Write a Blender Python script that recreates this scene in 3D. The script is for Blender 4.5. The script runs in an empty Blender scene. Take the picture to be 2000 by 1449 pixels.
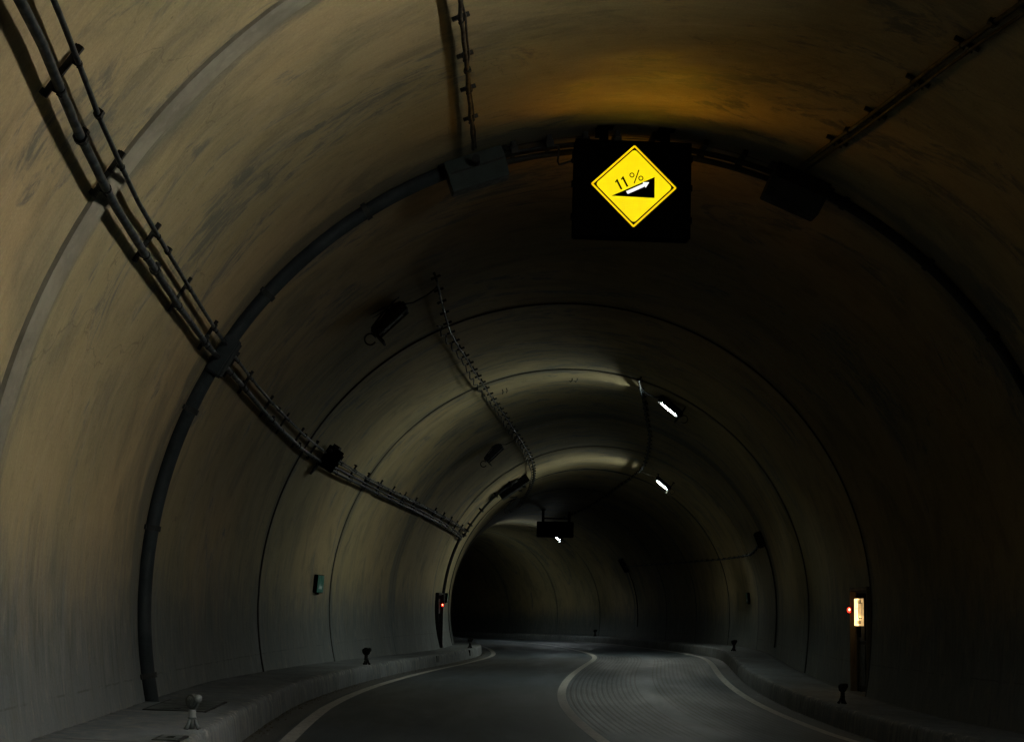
import bpy, bmesh, math, random
import numpy as np
from mathutils import Vector, Matrix
random.seed(7); rng=np.random.default_rng(7)
scn=bpy.context.scene; COL=scn.collection
# ------------------------------------------------------------------ camera, world, exposure
HK=0.29218            # walkway height above the road
PITCH,ROLL=0.12953,0.01682
cam_d=bpy.data.cameras.new('camera'); cam=bpy.data.objects.new('camera',cam_d); COL.objects.link(cam)
cam_d.sensor_width=36.0; cam_d.lens=36.0*3600/2000; cam_d.clip_start=0.05; cam_d.clip_end=600
fw=Vector((0,math.cos(PITCH),math.sin(PITCH))); up=Vector((0,-math.sin(PITCH),math.cos(PITCH))); rt=Vector((1,0,0))
cr,sr=math.cos(ROLL),math.sin(ROLL)
u2=up*cr-rt*sr; r2=rt*cr+up*sr
M=Matrix(((r2.x,u2.x,-fw.x,0),(r2.y,u2.y,-fw.y,0),(r2.z,u2.z,-fw.z,1.10049+HK),(0,0,0,1)))
cam.matrix_world=M
scn.camera=cam
scn.render.resolution_x=1024; scn.render.resolution_y=741
w=bpy.data.worlds.new('World'); scn.world=w; w.use_nodes=True
nt=w.node_tree; bg=nt.nodes['Background']
sky=nt.nodes.new('ShaderNodeTexSky'); sky.sky_type='NISHITA'; sky.sun_disc=False
sky.sun_elevation=math.radians(4); sky.sun_rotation=math.radians(200)
nt.links.new(sky.outputs[0],bg.inputs[0]); bg.inputs[1].default_value=0.05
scn.view_settings.view_transform='Standard'; scn.view_settings.look='None'
scn.view_settings.exposure=0.0; scn.view_settings.gamma=1.0; scn.view_settings.use_curve_mapping=False
try:
    scn.cycles.sample_clamp_indirect=2.0; scn.cycles.max_bounces=5; scn.cycles.diffuse_bounces=2
    scn.cycles.caustics_reflective=False; scn.cycles.caustics_refractive=False
except Exception: pass
LAMP_NEAR=700.0; LAMP_FAR=400.0
# ------------------------------------------------------------------ alignment of the bore
KAP=[-1.1237,-0.585,0.3503,0.7406,0.414,-0.003,-0.9644,-0.2406,-0.1508,-0.7225,-0.7346,-0.9,-1.0,-1.0,-1.0,-1.0,-1.0,-1.0]
CUR=[-0.1162,-0.2342,-0.0064,0.6664,0.0383,-0.6252,-0.3398,-0.069,0.0534,0.0375,-0.0793,-0.0794,-0.0267,0,0,0,0,0]
R,CZ=5.0,1.24119
WKL,WKR,WL,WR=3.83269,3.81788,3.3702,3.37423
IBL,IBR=0.15605,0.08923
SS=np.arange(0,170.01,0.25)
def _integ():
    kn=np.arange(len(KAP))*10.
    k=np.interp(SS,kn,KAP)/100; c=np.interp(SS,kn,CUR)/1000
    cum=lambda a:np.concatenate([[0],np.cumsum((a[1:]+a[:-1])/2*0.25)])
    th=0.05067+cum(k); g=cum(c); z=cum(g)
    return 1.58939+cum(np.sin(th)),cum(np.cos(th)),z,th
PX,PY,PZ,PT=_integ()
def ctr(s):
    if s<0:
        t=PT[0]; return PX[0]+s*math.sin(t),PY[0]+s*math.cos(t),0.0,t
    return tuple(float(np.interp(s,SS,q)) for q in (PX,PY,PZ,PT))
def bank(s): return float(np.interp(s,[0,25,50,75],[0.02301,0.03421,-0.01696,-0.01618]))
def P(s,x,z):
    """point x metres right of the axis, z above the walkway"""
    cx,cy,cz,t=ctr(s)
    return Vector((cx+x*math.cos(t),cy-x*math.sin(t),cz+z+HK))
def road_pt(s,o,h=0.0): return P(s,o,-HK+h-bank(s)*o)
def walk_pt(s,o,h=0.0): return P(s,o,h-bank(s)*o)
def sec(a,r=R):
    """section point: a 0..180 round the vault, >180 / <0 = cm below the spring line"""
    if 0<=a<=180: return r*math.cos(math.radians(a)),CZ+r*math.sin(math.radians(a))
    t=(a-180)/100 if a>180 else -a/100
    sg,ib=(-1,IBL) if a>180 else (1,IBR)
    return sg*(r-ib*(t/CZ)**2),CZ-t
def W(s,a,r=R):
    x,z=sec(a,r); return P(s,x,z)
def wall_frame(s,a,r=R):
    """matrix: X along the tunnel, Y up the wall (counter-clockwise arc), Z inward normal"""
    o=W(s,a,r); t=(W(s+.05,a,r)-W(s-.05,a,r)).normalized()
    da=.5 if 0<=a<=180 else 2
    y=(W(s,min(a+da,303),r)-W(s,a-da,r)).normalized()
    if a>90: y=-y
    n=t.cross(y)
    inward=(P(s,0,CZ)-o)
    if n.dot(inward)<0: t=-t; n=t.cross(y)
    n.normalize(); y=n.cross(t).normalized()
    m=Matrix((t,y,n)).transposed().to_4x4(); m.translation=o
    return m
def upright_frame(s,x,z,face=-1):
    """X right across the tunnel, Y along the road away, Z up"""
    t=(P(s+.05,0,0)-P(s-.05,0,0)).normalized(); t.z=0; t.normalize()
    zz=Vector((0,0,1)); xx=t.cross(zz)
    m=Matrix((xx,t,zz)).transposed().to_4x4(); m.translation=P(s,x,z); return m
# ------------------------------------------------------------------ material helpers
def newmat(name):
    m=bpy.data.materials.new(name); m.use_nodes=True
    return m,m.node_tree,m.node_tree.nodes['Principled BSDF']
class N:
    def __init__(s,nt): s.nt=nt
    def n(s,t,**k):
        x=s.nt.nodes.new(t)
        for a,b in k.items(): setattr(x,a,b)
        return x
    def l(s,a,b): s.nt.links.new(a,b)
    def val(s,inp,v):
        if isinstance(v,(int,float)): inp.default_value=v
        elif isinstance(v,tuple): inp.default_value=v if len(v)==len(inp.default_value) else (*v,1)
        else: s.l(v,inp)
    def math(s,op,a,b=0.0,c=None,clamp=False):
        x=s.n('ShaderNodeMath',operation=op,use_clamp=clamp); s.val(x.inputs[0],a); s.val(x.inputs[1],b)
        if c is not None: s.val(x.inputs[2],c)
        return x.outputs[0]
    def mix(s,f,a,b,mode='MIX'):
        x=s.n('ShaderNodeMix',data_type='RGBA',blend_type=mode); s.val(x.inputs[0],f); s.val(x.inputs[6],a); s.val(x.inputs[7],b); return x.outputs[2]
    def noise(s,vec,scale=1.0,detail=4,rough=.55,dist=0.0):
        x=s.n('ShaderNodeTexNoise'); s.l(vec,x.inputs['Vector']); x.inputs['Scale'].default_value=scale
        x.inputs['Detail'].default_value=detail; x.inputs['Roughness'].default_value=rough; x.inputs['Distortion'].default_value=dist
        return x.outputs[0]
    def ramp(s,v,a,b,lo=0.0,hi=1.0):
        x=s.n('ShaderNodeMapRange',interpolation_type='SMOOTHSTEP'); s.val(x.inputs[0],v)
        x.inputs[1].default_value=a; x.inputs[2].default_value=b; x.inputs[3].default_value=lo; x.inputs[4].default_value=hi
        return x.outputs[0]
    def mapv(s,vec,sc,off=(0,0,0)):
        x=s.n('ShaderNodeMapping'); s.l(vec,x.inputs[0]); x.inputs['Scale'].default_value=sc; x.inputs['Location'].default_value=off; return x.outputs[0]
    def sep(s,vec):
        x=s.n('ShaderNodeSeparateXYZ'); s.l(vec,x.inputs[0]); return x.outputs
def paint(name,col,rough=.5,metal=0.0,dirt=.35,scale=9.0):
    m,nt,b=newmat(name); g=N(nt)
    tc=g.n('ShaderNodeTexCoord').outputs['Object']
    n1=g.noise(tc,scale,5,.6); n2=g.noise(tc,scale*6,3,.6)
    f=g.ramp(n1,.35,.7); f=g.math('MULTIPLY',f,dirt)
    c=g.mix(f,(*col,1),tuple(x*.45 for x in col)+(1,))
    c=g.mix(g.math('MULTIPLY',g.ramp(n2,.5,.75),.18),c,tuple(min(1,x*1.6+.01) for x in col)+(1,))
    g.l(c,b.inputs['Base Color']); b.inputs['Metallic'].default_value=metal
    g.l(g.ramp(n1,.3,.7,rough-.1,min(1,rough+.15)),b.inputs['Roughness'])
    bp=g.n('ShaderNodeBump'); bp.inputs['Strength'].default_value=.15; bp.inputs['Distance'].default_value=.004
    g.l(n2,bp.inputs['Height']); g.l(bp.outputs[0],b.inputs['Normal'])
    return m
def emis(name,col,strength,base=None,mottled=0.0):
    m,nt,b=newmat(name); g=N(nt)
    b.inputs['Base Color'].default_value=(*(base or col),1)
    b.inputs['Emission Color'].default_value=(*col,1)
    tc=g.n('ShaderNodeTexCoord').outputs['Object']
    nz=g.noise(tc,14,2,.5)
    g.l(g.ramp(nz,.3,.7,strength*(1-mottled),strength*(1+mottled*.3)),b.inputs['Emission Strength'])
    return m
MAT={}
def nospec(k):
    b=MAT[k].node_tree.nodes['Principled BSDF']; b.inputs['Specular IOR Level'].default_value=0.0
# ------------------------------------------------------------------ wall concrete
def wall_material():
    m,nt,b=newmat('lining_concrete'); g=N(nt)
    uv=g.n('ShaderNodeUVMap',uv_map='UVMap').outputs[0]         # (metres along, metres round)
    hj=g.n('ShaderNodeUVMap',uv_map='hj').outputs[0]            # (height above walkway, distance from joint)
    hz=g.sep(hj)
    big=g.noise(g.mapv(uv,(.22,.16,1)),1,4,.55,.4)
    med=g.noise(g.mapv(uv,(.9,.6,1),(7,3,0)),1,7,.66,.8)
    streak=g.noise(g.mapv(uv,(5.0,.8,1),(1,9,0)),1,7,.7,.6)
    fine=g.noise(g.mapv(uv,(26,5,1),(3,1,0)),1,4,.65)
    grain=g.noise(g.mapv(uv,(60,45,1)),1,3,.6)
    c=g.mix(g.ramp(big,.35,.65),(.425,.325,.168,1),(.32,.268,.142,1))
    c=g.mix(g.math('MULTIPLY',g.ramp(med,.46,.66),.7),c,(.185,.168,.105,1))
    c=g.mix(g.math('MULTIPLY',g.ramp(streak,.5,.74),.35),c,(.47,.37,.23,1))
    c=g.mix(g.math('MULTIPLY',g.ramp(streak,.48,.25),.28),c,(.17,.15,.10,1))
    # grey-green leakage stains, mostly on the vault
    st=g.noise(g.mapv(uv,(.62,.36,1),(11,5,0)),1,8,.68,1.3)
    up_=g.ramp(hz[0],1.8,4.6,.0,.075)
    st2=g.math('ADD',st,up_)
    sm=g.ramp(st2,.605,.675)
    tat=g.noise(g.mapv(uv,(5,2.2,1),(2,2,0)),1,7,.75,.8)
    sm=g.math('MULTIPLY',sm,g.ramp(tat,.40,.56,.1,1.0))
    c=g.mix(g.math('MULTIPLY',sm,.8),c,(.085,.095,.085,1))
    # scratch-like marks that follow the shuttering
    sc=g.noise(g.mapv(uv,(13,2.6,1),(5,7,0)),1,5,.75,1.3)
    scm=g.math('MULTIPLY',g.ramp(sc,.665,.74),g.ramp(med,.42,.6))
    c=g.mix(g.math('MULTIPLY',scm,.65),c,(.07,.075,.06,1))
    # stain hugging the joints
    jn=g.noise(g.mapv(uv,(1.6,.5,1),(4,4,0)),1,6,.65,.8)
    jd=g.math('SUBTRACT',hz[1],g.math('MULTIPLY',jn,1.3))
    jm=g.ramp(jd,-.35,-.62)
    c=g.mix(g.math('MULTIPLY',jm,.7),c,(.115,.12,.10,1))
    # splash dirt on the lower wall
    dn=g.noise(g.mapv(uv,(2.6,1.0,1),(9,1,0)),1,9,.72,.8)
    dh=g.math('SUBTRACT',hz[0],g.math('MULTIPLY',g.math('SUBTRACT',dn,.5),1.3))
    dm=g.ramp(dh,2.1,.65)
    c=g.mix(g.math('MULTIPLY',dm,.88),c,(.092,.115,.124,1))
    ds=g.noise(g.mapv(uv,(5.5,1.1,1),(2,8,0)),1,8,.74,1.0)
    c=g.mix(g.math('MULTIPLY',g.math('MULTIPLY',g.ramp(ds,.5,.36),dm),.55),c,(.055,.06,.058,1))
    c=g.mix(g.math('MULTIPLY',g.math('MULTIPLY',g.ramp(ds,.52,.7),dm),.5),c,(.24,.245,.235,1))
    dlow=g.ramp(dh,.9,.1)
    c=g.mix(g.math('MULTIPLY',dlow,.4),c,(.150,.175,.190,1))
    # pale runs within the dirty zone
    pr=g.noise(g.mapv(uv,(7,1.0,1),(6,2,0)),1,7,.7,.8)
    prm=g.math('MULTIPLY',g.ramp(pr,.62,.72),g.ramp(hz[0],2.2,1.0))
    c=g.mix(g.math('MULTIPLY',prm,.45),c,(.36,.34,.29,1))
    # cold joint a little above the walkway
    cj=g.math('ABSOLUTE',g.math('SUBTRACT',g.math('ADD',hz[0],g.math('MULTIPLY',g.math('SUBTRACT',med,.5),.06)),.40))
    c=g.mix(g.math('MULTIPLY',g.math('MULTIPLY',g.ramp(cj,.012,.004),g.ramp(st,.44,.54)),.45),c,(.03,.03,.028,1))
    # hairline cracks
    v=g.n('ShaderNodeTexVoronoi',feature='DISTANCE_TO_EDGE'); 
    wv=g.n('ShaderNodeVectorMath',operation='ADD'); g.l(g.mapv(uv,(.55,.42,1)),wv.inputs[0])
    wn=g.n('ShaderNodeTexNoise'); g.l(uv,wn.inputs['Vector']); wn.inputs['Scale'].default_value=1.3; wn.inputs['Detail'].default_value=6
    wsc=g.n('ShaderNodeVectorMath',operation='SCALE'); g.l(wn.outputs[1],wsc.inputs[0]); wsc.inputs['Scale'].default_value=.55
    g.l(wsc.outputs[0],wv.inputs[1]); g.l(wv.outputs[0],v.inputs['Vector']); v.inputs['Scale'].default_value=1.0
    ck=g.math('MULTIPLY',g.ramp(v.outputs['Distance'],.0065,.001),g.ramp(big,.50,.56))
    c=g.mix(g.math('MULTIPLY',ck,.35),c,(.06,.055,.045,1))
    mo=g.noise(g.mapv(uv,(3.2,2.4,1),(13,4,0)),1,9,.74,.6)
    c=g.mix(g.math('MULTIPLY',g.ramp(mo,.48,.34),.26),c,(.13,.12,.075,1))
    c=g.mix(g.math('MULTIPLY',g.ramp(mo,.52,.68),.16),c,(.48,.385,.22,1))
    # air-hole pores and small spots
    vp=g.n('ShaderNodeTexVoronoi',feature='F1'); g.l(g.mapv(uv,(7,7,1)),vp.inputs['Vector']); vp.inputs['Scale'].default_value=1.0
    pm=g.math('MULTIPLY',g.ramp(vp.outputs['Distance'],.10,.05),g.ramp(big,.46,.60))
    c=g.mix(g.math('MULTIPLY',pm,.6),c,(.07,.065,.045,1))
    # grain
    gm=g.ramp(grain,.25,.75,.88,1.10); fm=g.ramp(fine,.3,.7,.93,1.06)
    x=g.n('ShaderNodeMix',data_type='RGBA',blend_type='MULTIPLY'); x.inputs[0].default_value=1
    g.l(c,x.inputs[6]); cc=g.n('ShaderNodeCombineColor'); t=g.math('MULTIPLY',gm,fm)
    for i in range(3): g.l(t,cc.inputs[i])
    g.l(cc.outputs[0],x.inputs[7]); g.l(x.outputs[2],b.inputs['Base Color'])
    g.l(g.ramp(st2,.5,.7,.82,.6),b.inputs['Roughness'])
    b.inputs['Specular IOR Level'].default_value=.35
    h=g.math('ADD',g.math('MULTIPLY',streak,.5),g.math('ADD',g.math('MULTIPLY',fine,.2),g.math('MULTIPLY',grain,.14)))
    h=g.math('ADD',h,g.math('MULTIPLY',med,1.2))
    bp=g.n('ShaderNodeBump'); bp.inputs['Strength'].default_value=.55; bp.inputs['Distance'].default_value=.02
    g.l(h,bp.inputs['Height']); g.l(bp.outputs[0],b.inputs['Normal'])
    return m
def walk_material():
    m,nt,b=newmat('walkway_concrete'); g=N(nt)
    uv=g.n('ShaderNodeUVMap',uv_map='UVMap').outputs[0]; hj=g.sep(g.n('ShaderNodeUVMap',uv_map='hj').outputs[0])
    big=g.noise(g.mapv(uv,(.6,1.1,1)),1,5,.6,.4); med=g.noise(g.mapv(uv,(5,7,1)),1,6,.65,.5); fine=g.noise(g.mapv(uv,(55,55,1)),1,4,.7)
    c=g.mix(g.ramp(big,.35,.65),(.160,.190,.215,1),(.095,.118,.135,1))
    c=g.mix(g.math('MULTIPLY',g.ramp(med,.45,.72),.5),c,(.30,.275,.235,1))
    c=g.mix(g.math('MULTIPLY',g.ramp(med,.42,.25),.5),c,(.085,.095,.09,1))
    dr=g.noise(g.mapv(uv,(7,.8,1),(3,3,0)),1,5,.6)             # vertical runs on the kerb face
    face=hj[0]
    c=g.mix(g.math('MULTIPLY',g.math('MULTIPLY',g.ramp(dr,.42,.66),face),.55),c,(.30,.29,.27,1))
    c=g.mix(g.math('MULTIPLY',g.math('MULTIPLY',g.ramp(dr,.45,.30),face),.5),c,(.07,.08,.08,1))
    # worn edge
    en=g.noise(g.mapv(uv,(6,6,1),(8,3,0)),1,6,.7,.6)
    em=g.math('MULTIPLY',g.ramp(hj[1],.10,.02),g.ramp(en,.5,.66))
    c=g.mix(g.math('MULTIPLY',em,.75),c,(.52,.50,.45,1))
    # debris line against the wall / at the gutter
    bm_=g.math('MULTIPLY',g.ramp(g.math('SUBTRACT',hj[1],g.math('MULTIPLY',med,.2)),.86,.95),.7)
    c=g.mix(bm_,c,(.045,.05,.045,1))
    # construction joints every 5 m
    sx=g.sep(uv)[0]; fr=g.math('FRACT',g.math('DIVIDE',g.math('ADD',sx,g.math('MULTIPLY',en,.03)),4.0)); jl=g.math('ABSOLUTE',g.math('SUBTRACT',fr,.5))
    c=g.mix(g.math('MULTIPLY',g.ramp(jl,.006,.002),.85),c,(.02,.02,.018,1))
    x=g.mix(g.ramp(fine,.3,.7,0,.35),c,(.10,.10,.095,1))
    g.l(x,b.inputs['Base Color']); b.inputs['Roughness'].default_value=.8; b.inputs['Specular IOR Level'].default_value=.3
    bp=g.n('ShaderNodeBump'); bp.inputs['Strength'].default_value=.6; bp.inputs['Distance'].default_value=.012
    g.l(g.math('ADD',g.math('MULTIPLY',fine,.4),g.math('ADD',med,g.math('MULTIPLY',em,-.8))),bp.inputs['Height']); g.l(bp.outputs[0],b.inputs['Normal'])
    return m
def road_material():
    m,nt,b=newmat('asphalt'); g=N(nt)
    uv=g.n('ShaderNodeUVMap',uv_map='UVMap').outputs[0]; o=g.sep(uv)
    big=g.noise(g.mapv(uv,(.12,.9,1)),1,5,.6,.3); med=g.noise(g.mapv(uv,(1.1,3.5,1)),1,6,.65); fine=g.noise(g.mapv(uv,(70,70,1)),1,3,.7)
    c=g.mix(g.ramp(big,.35,.65),(.040,.058,.074,1),(.026,.040,.052,1))
    c=g.mix(g.math('MULTIPLY',g.ramp(med,.5,.75),.4),c,(.060,.068,.070,1))
    c=g.mix(g.math('MULTIPLY',g.ramp(fine,.50,.72),.55),c,(.11,.115,.115,1))
    pt=g.noise(g.mapv(uv,(.35,.55,1),(9,2,0)),1,6,.7,.8)
    c=g.mix(g.math('MULTIPLY',g.ramp(pt,.56,.62),.45),c,(.020,.023,.025,1))
    # gutter slab: paler concrete with dark rubble line
    ao=g.math('ABSOLUTE',o[1])
    gut=g.ramp(ao,3.50,3.53)
    c=g.mix(g.math('MULTIPLY',gut,.8),c,(.075,.08,.08,1))
    rub=g.noise(g.mapv(uv,(16,22,1),(4,0,0)),1,5,.75)
    rm=g.math('MULTIPLY',g.ramp(g.math('ADD',ao,g.math('MULTIPLY',rub,.16)),3.80,3.86),.9)
    c=g.mix(rm,c,(.012,.013,.013,1))
    wp=g.noise(g.mapv(uv,(2.2,9,1),(1,5,0)),1,5,.7,.5)
    wm=g.math('MULTIPLY',g.math('MULTIPLY',g.ramp(wp,.64,.68),gut),.8)
    c=g.mix(wm,c,(.34,.34,.33,1))
    # anti-skid saw cuts along the right lane, in two wheel bands
    off=o[1]
    def band(a,bb): return g.math('MULTIPLY',g.ramp(off,a-.01,a+.01),g.ramp(off,bb+.01,bb-.01))
    inb=g.math('ADD',band(.13,1.44),band(1.80,3.18),clamp=True)
    inb=g.math('MULTIPLY',inb,g.math('MULTIPLY',g.ramp(o[0],22,23.5),g.ramp(o[0],108,104)))
    fr=g.math('FRACT',g.math('DIVIDE',off,.098)); ln=g.math('ABSOLUTE',g.math('SUBTRACT',fr,.5))
    lw=g.noise(g.mapv(uv,(1.2,12,1)),1,3,.6)
    lm=g.math('MULTIPLY',g.ramp(ln,.27,.12),g.math('MULTIPLY',inb,g.ramp(lw,.3,.5,.6,1)))
    c=g.mix(g.math("MULTIPLY",lm,.85),c,(.007,.008,.008,1))
    g.l(c,b.inputs['Base Color']); g.l(g.ramp(big,.3,.7,.50,.66),b.inputs['Roughness']); b.inputs['Specular IOR Level'].default_value=.45
    bp=g.n('ShaderNodeBump'); bp.inputs['Strength'].default_value=.5; bp.inputs['Distance'].default_value=.008
    g.l(g.math('SUBTRACT',g.math('ADD',g.math('MULTIPLY',fine,.6),med),g.math("MULTIPLY",lm,.85)),bp.inputs['Height']); g.l(bp.outputs[0],b.inputs['Normal'])
    return m
def line_material():
    m,nt,b=newmat('road_paint'); g=N(nt)
    uv=g.n('ShaderNodeUVMap',uv_map='UVMap').outputs[0]
    n=g.noise(g.mapv(uv,(3,12,1)),1,6,.7,.4); f=g.noise(g.mapv(uv,(60,60,1)),1,3,.7)
    c=g.mix(g.ramp(n,.4,.7),(.44,.435,.40,1),(.28,.285,.265,1))
    c=g.mix(g.math('MULTIPLY',g.ramp(f,.5,.75),.6),c,(.10,.10,.10,1))
    g.l(c,b.inputs['Base Color']); b.inputs['Roughness'].default_value=.65
    return m
MAT['wall']=wall_material(); MAT['walk']=walk_material(); MAT['road']=road_material(); MAT['line']=line_material()
MAT['caulk']=paint('joint_caulk',(.010,.010,.009),.6)
MAT['band']=paint('joint_mortar',(.255,.235,.175),.8,0,.6,2.0)
MAT['steel']=paint('dusty_galvanised_steel',(.018,.026,.031),.5,.2,.5)
MAT['zinc']=paint('weathered_zinc',(.15,.175,.18),.5,.1,.5)
MAT['dark']=paint('sooty_steel',(.008,.010,.010),.7,.2,.4)
MAT['black']=paint('black_enamel',(.0012,.0012,.0012),.9,0,.3)
MAT['grey']=paint('grey_cabinet_paint',(.030,.042,.040),.5,.1,.4)
MAT['duct']=paint('blue_grey_duct_cover',(.009,.017,.021),.8,0,.7,2.5)
MAT['green']=paint('green_sign_face',(.008,.19,.14),.4,0,.3)
MAT['white']=paint('white_sign_print',(.62,.66,.66),.5,0,.3)
MAT['pale']=paint('faded_sign_print',(.12,.32,.25),.5,0,.3)
MAT['plate']=paint('steel_cover_plate',(.055,.070,.075),.5,.3,.6,4.0)
MAT['niche']=paint('niche_concrete',(.14,.12,.085),.85,0,.5,3.0)
MAT['mirror']=paint('reflector_lens',(.32,.36,.36),.22,.3,.25,20.0)
MAT['lamp_on']=emis('lit_lamp_glass',(.93,1.0,.88),LAMP_FAR)
MAT['lamp_mid']=emis('lit_lamp_glass_mid',(.93,1.0,.88),LAMP_FAR*1.5)
MAT['lamp_dim']=emis('lit_lamp_glass_far',(.86,.98,1.0),LAMP_FAR*.9)
MAT['lamp_added']=emis('added_lamp_glass',(.9,1.0,.9),LAMP_FAR*.28)
MAT['lamp_halo']=emis('lamp_glow_rim',(.70,.95,.9),.75,(.3,.3,.3))
MAT['lamp_near']=emis('lit_lamp_glass_near',(1.0,.965,.84),LAMP_NEAR*1.32)
MAT['lamp_off']=paint('unlit_lamp_glass',(.03,.04,.042),.25,0,.3)
MAT['yellow']=emis('lit_yellow_panel',(1.0,.76,.0),1.0,(.0,.0,0))
MAT['amber']=emis('lit_amber_rim',(1.0,.60,.0),1.0,(.0,.0,0))
MAT['signwhite']=emis('lit_white_arrow',(1.0,.98,1.0),1.02,(.0,.0,.0))
MAT['signblack']=paint('opaque_black_film',(.0015,.001,.0005),.9)
MAT['phone_lit']=emis('lit_phone_panel',(1.0,.66,.24),3.4,(.3,.25,.15),.35)
MAT['phone_side']=emis('lit_phone_panel_side',(1.0,.62,.24),.8,(.3,.25,.15),.45)
MAT['phone_ink']=paint('panel_lettering',(.02,.015,.01),.6)
MAT['red']=emis('red_lamp_glass',(1.0,.035,.015),2.6,(.3,.01,.01))
MAT['redcore']=emis('red_lamp_core',(1.0,.22,.12),9.0,(.3,.05,.03))
MAT['smalllamp']=emis('small_lit_lamp',(1.0,.95,.75),14.0)
nospec('black'); nospec('signblack'); nospec('phone_ink')
# ------------------------------------------------------------------ object helpers
def setp(o,label=None,cat=None,group=None,kind=None):
    if label: o['label']=label
    if cat: o['category']=cat
    if group: o['group']=group
    if kind: o['kind']=kind
    return o
def thing(name,label,cat,mw=None,group=None):
    o=bpy.data.objects.new(name,None); COL.objects.link(o); o.empty_display_size=.1
    if mw is not None: o.matrix_world=mw if isinstance(mw,Matrix) else Matrix.Translation(mw)
    return setp(o,label,cat,group)
def meshobj(name,V,F,mat,parent=None,world=False,smooth=False,uv=None):
    """V list of points (local to parent unless world=True)"""
    me=bpy.data.meshes.new(name)
    if world and parent is not None:
        inv=parent.matrix_world.inverted(); V=[inv@Vector(v) for v in V]
    me.from_pydata([tuple(v) for v in V],[],F); me.update()
    if smooth: me.polygons.foreach_set('use_smooth',[True]*len(me.polygons))
    me.materials.append(MAT[mat] if isinstance(mat,str) else mat)
    o=bpy.data.objects.new(name,me); COL.objects.link(o)
    if parent is not None: o.parent=parent
    return o
class MB:
    def __init__(s): s.V=[];s.F=[]
    def add(s,V,F):
        k=len(s.V); s.V+= [Vector(v) for v in V]; s.F+=[tuple(i+k for i in f) for f in F]; return s
    def box(s,x0,x1,y0,y1,z0,z1,m=None,bev=0.0):
        if bev<=0:
            V=[(x,y,z) for z in (z0,z1) for y in (y0,y1) for x in (x0,x1)]
            F=[(0,2,3,1),(4,5,7,6),(0,1,5,4),(2,6,7,3),(0,4,6,2),(1,3,7,5)]
        else:
            b=bmesh.new(); bmesh.ops.create_cube(b,size=1)
            for v in b.verts: v.co=Vector(((x0+x1)/2+v.co.x*(x1-x0),(y0+y1)/2+v.co.y*(y1-y0),(z0+z1)/2+v.co.z*(z1-z0)))
            bmesh.ops.bevel(b,geom=b.edges[:],offset=bev,segments=2,affect='EDGES')
            b.verts.index_update(); V=[v.co.copy() for v in b.verts]; F=[tuple(v.index for v in f.verts) for f in b.faces]; b.free()
        if m is not None: V=[m@Vector(v) for v in V]
        return s.add(V,F)
    def tube(s,pts,r,n=8,cap=True):
        pts=[Vector(p) for p in pts]; k=len(s.V); N_=len(pts)
        ref=Vector((0,0,1))
        t0=(pts[1]-pts[0]).normalized()
        if abs(t0.dot(ref))>.9: ref=Vector((1,0,0))
        a=t0.cross(ref).normalized()
        for i,p in enumerate(pts):
            t=(pts[min(i+1,N_-1)]-pts[max(i-1,0)]).normalized()
            a=(a-t*a.dot(t)).normalized(); b=t.cross(a)
            rr=r[i] if hasattr(r,'__len__') else r
            for j in range(n):
                q=2*math.pi*j/n; s.V.append(p+a*(rr*math.cos(q))+b*(rr*math.sin(q)))
        for i in range(N_-1):
            for j in range(n):
                s.F.append((k+i*n+j,k+i*n+(j+1)%n,k+(i+1)*n+(j+1)%n,k+(i+1)*n+j))
        if cap:
            s.F.append(tuple(k+j for j in range(n))[::-1]); s.F.append(tuple(k+(N_-1)*n+j for j in range(n)))
        return s
    def ribbon(s,prof,stations):
        """sweep: stations is a list of lists of points (closed profile)"""
        k=len(s.V); n=len(stations[0])
        for st in stations: s.V+=[Vector(p) for p in st]
        for i in range(len(stations)-1):
            for j in range(n): s.F.append((k+i*n+j,k+i*n+(j+1)%n,k+(i+1)*n+(j+1)%n,k+(i+1)*n+j))
        s.F.append(tuple(k+j for j in range(n))[::-1]); s.F.append(tuple(k+(len(stations)-1)*n+j for j in range(n)))
        return s
    def sphere(s,c,r,n=12,sq=(1,1,1)):
        V=[];F=[]
        for i in range(n//2+1):
            th=math.pi*i/(n//2)
            for j in range(n): 
                ph=2*math.pi*j/n; V.append(Vector(c)+Vector((r*sq[0]*math.sin(th)*math.cos(ph),r*sq[1]*math.sin(th)*math.sin(ph),r*sq[2]*math.cos(th))))
        for i in range(n//2):
            for j in range(n): F.append((i*n+j,(i+1)*n+j,(i+1)*n+(j+1)%n,i*n+(j+1)%n))
        return s.add(V,F)
    def prism(s,poly,z0,z1,m=None):
        """poly (x,y) extruded z0..z1"""
        n=len(poly); V=[(x,y,z0) for x,y in poly]+[(x,y,z1) for x,y in poly]
        F=[tuple(range(n))[::-1],tuple(range(n,2*n))]+[(i,(i+1)%n,n+(i+1)%n,n+i) for i in range(n)]
        if m is not None: V=[m@Vector(v) for v in V]
        return s.add(V,F)
    def obj(s,name,mat,parent=None,world=False,smooth=False):
        o=meshobj(name,s.V,s.F,mat,parent,world)
        if smooth:
            me=o.data
            for p in me.polygons: p.use_smooth=len(p.vertices)==4
        return o
def frange(a,b,st):
    n=max(1,int(round(abs((b-a)/st)))); return [a+(b-a)*i/n for i in range(n+1)]
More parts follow.
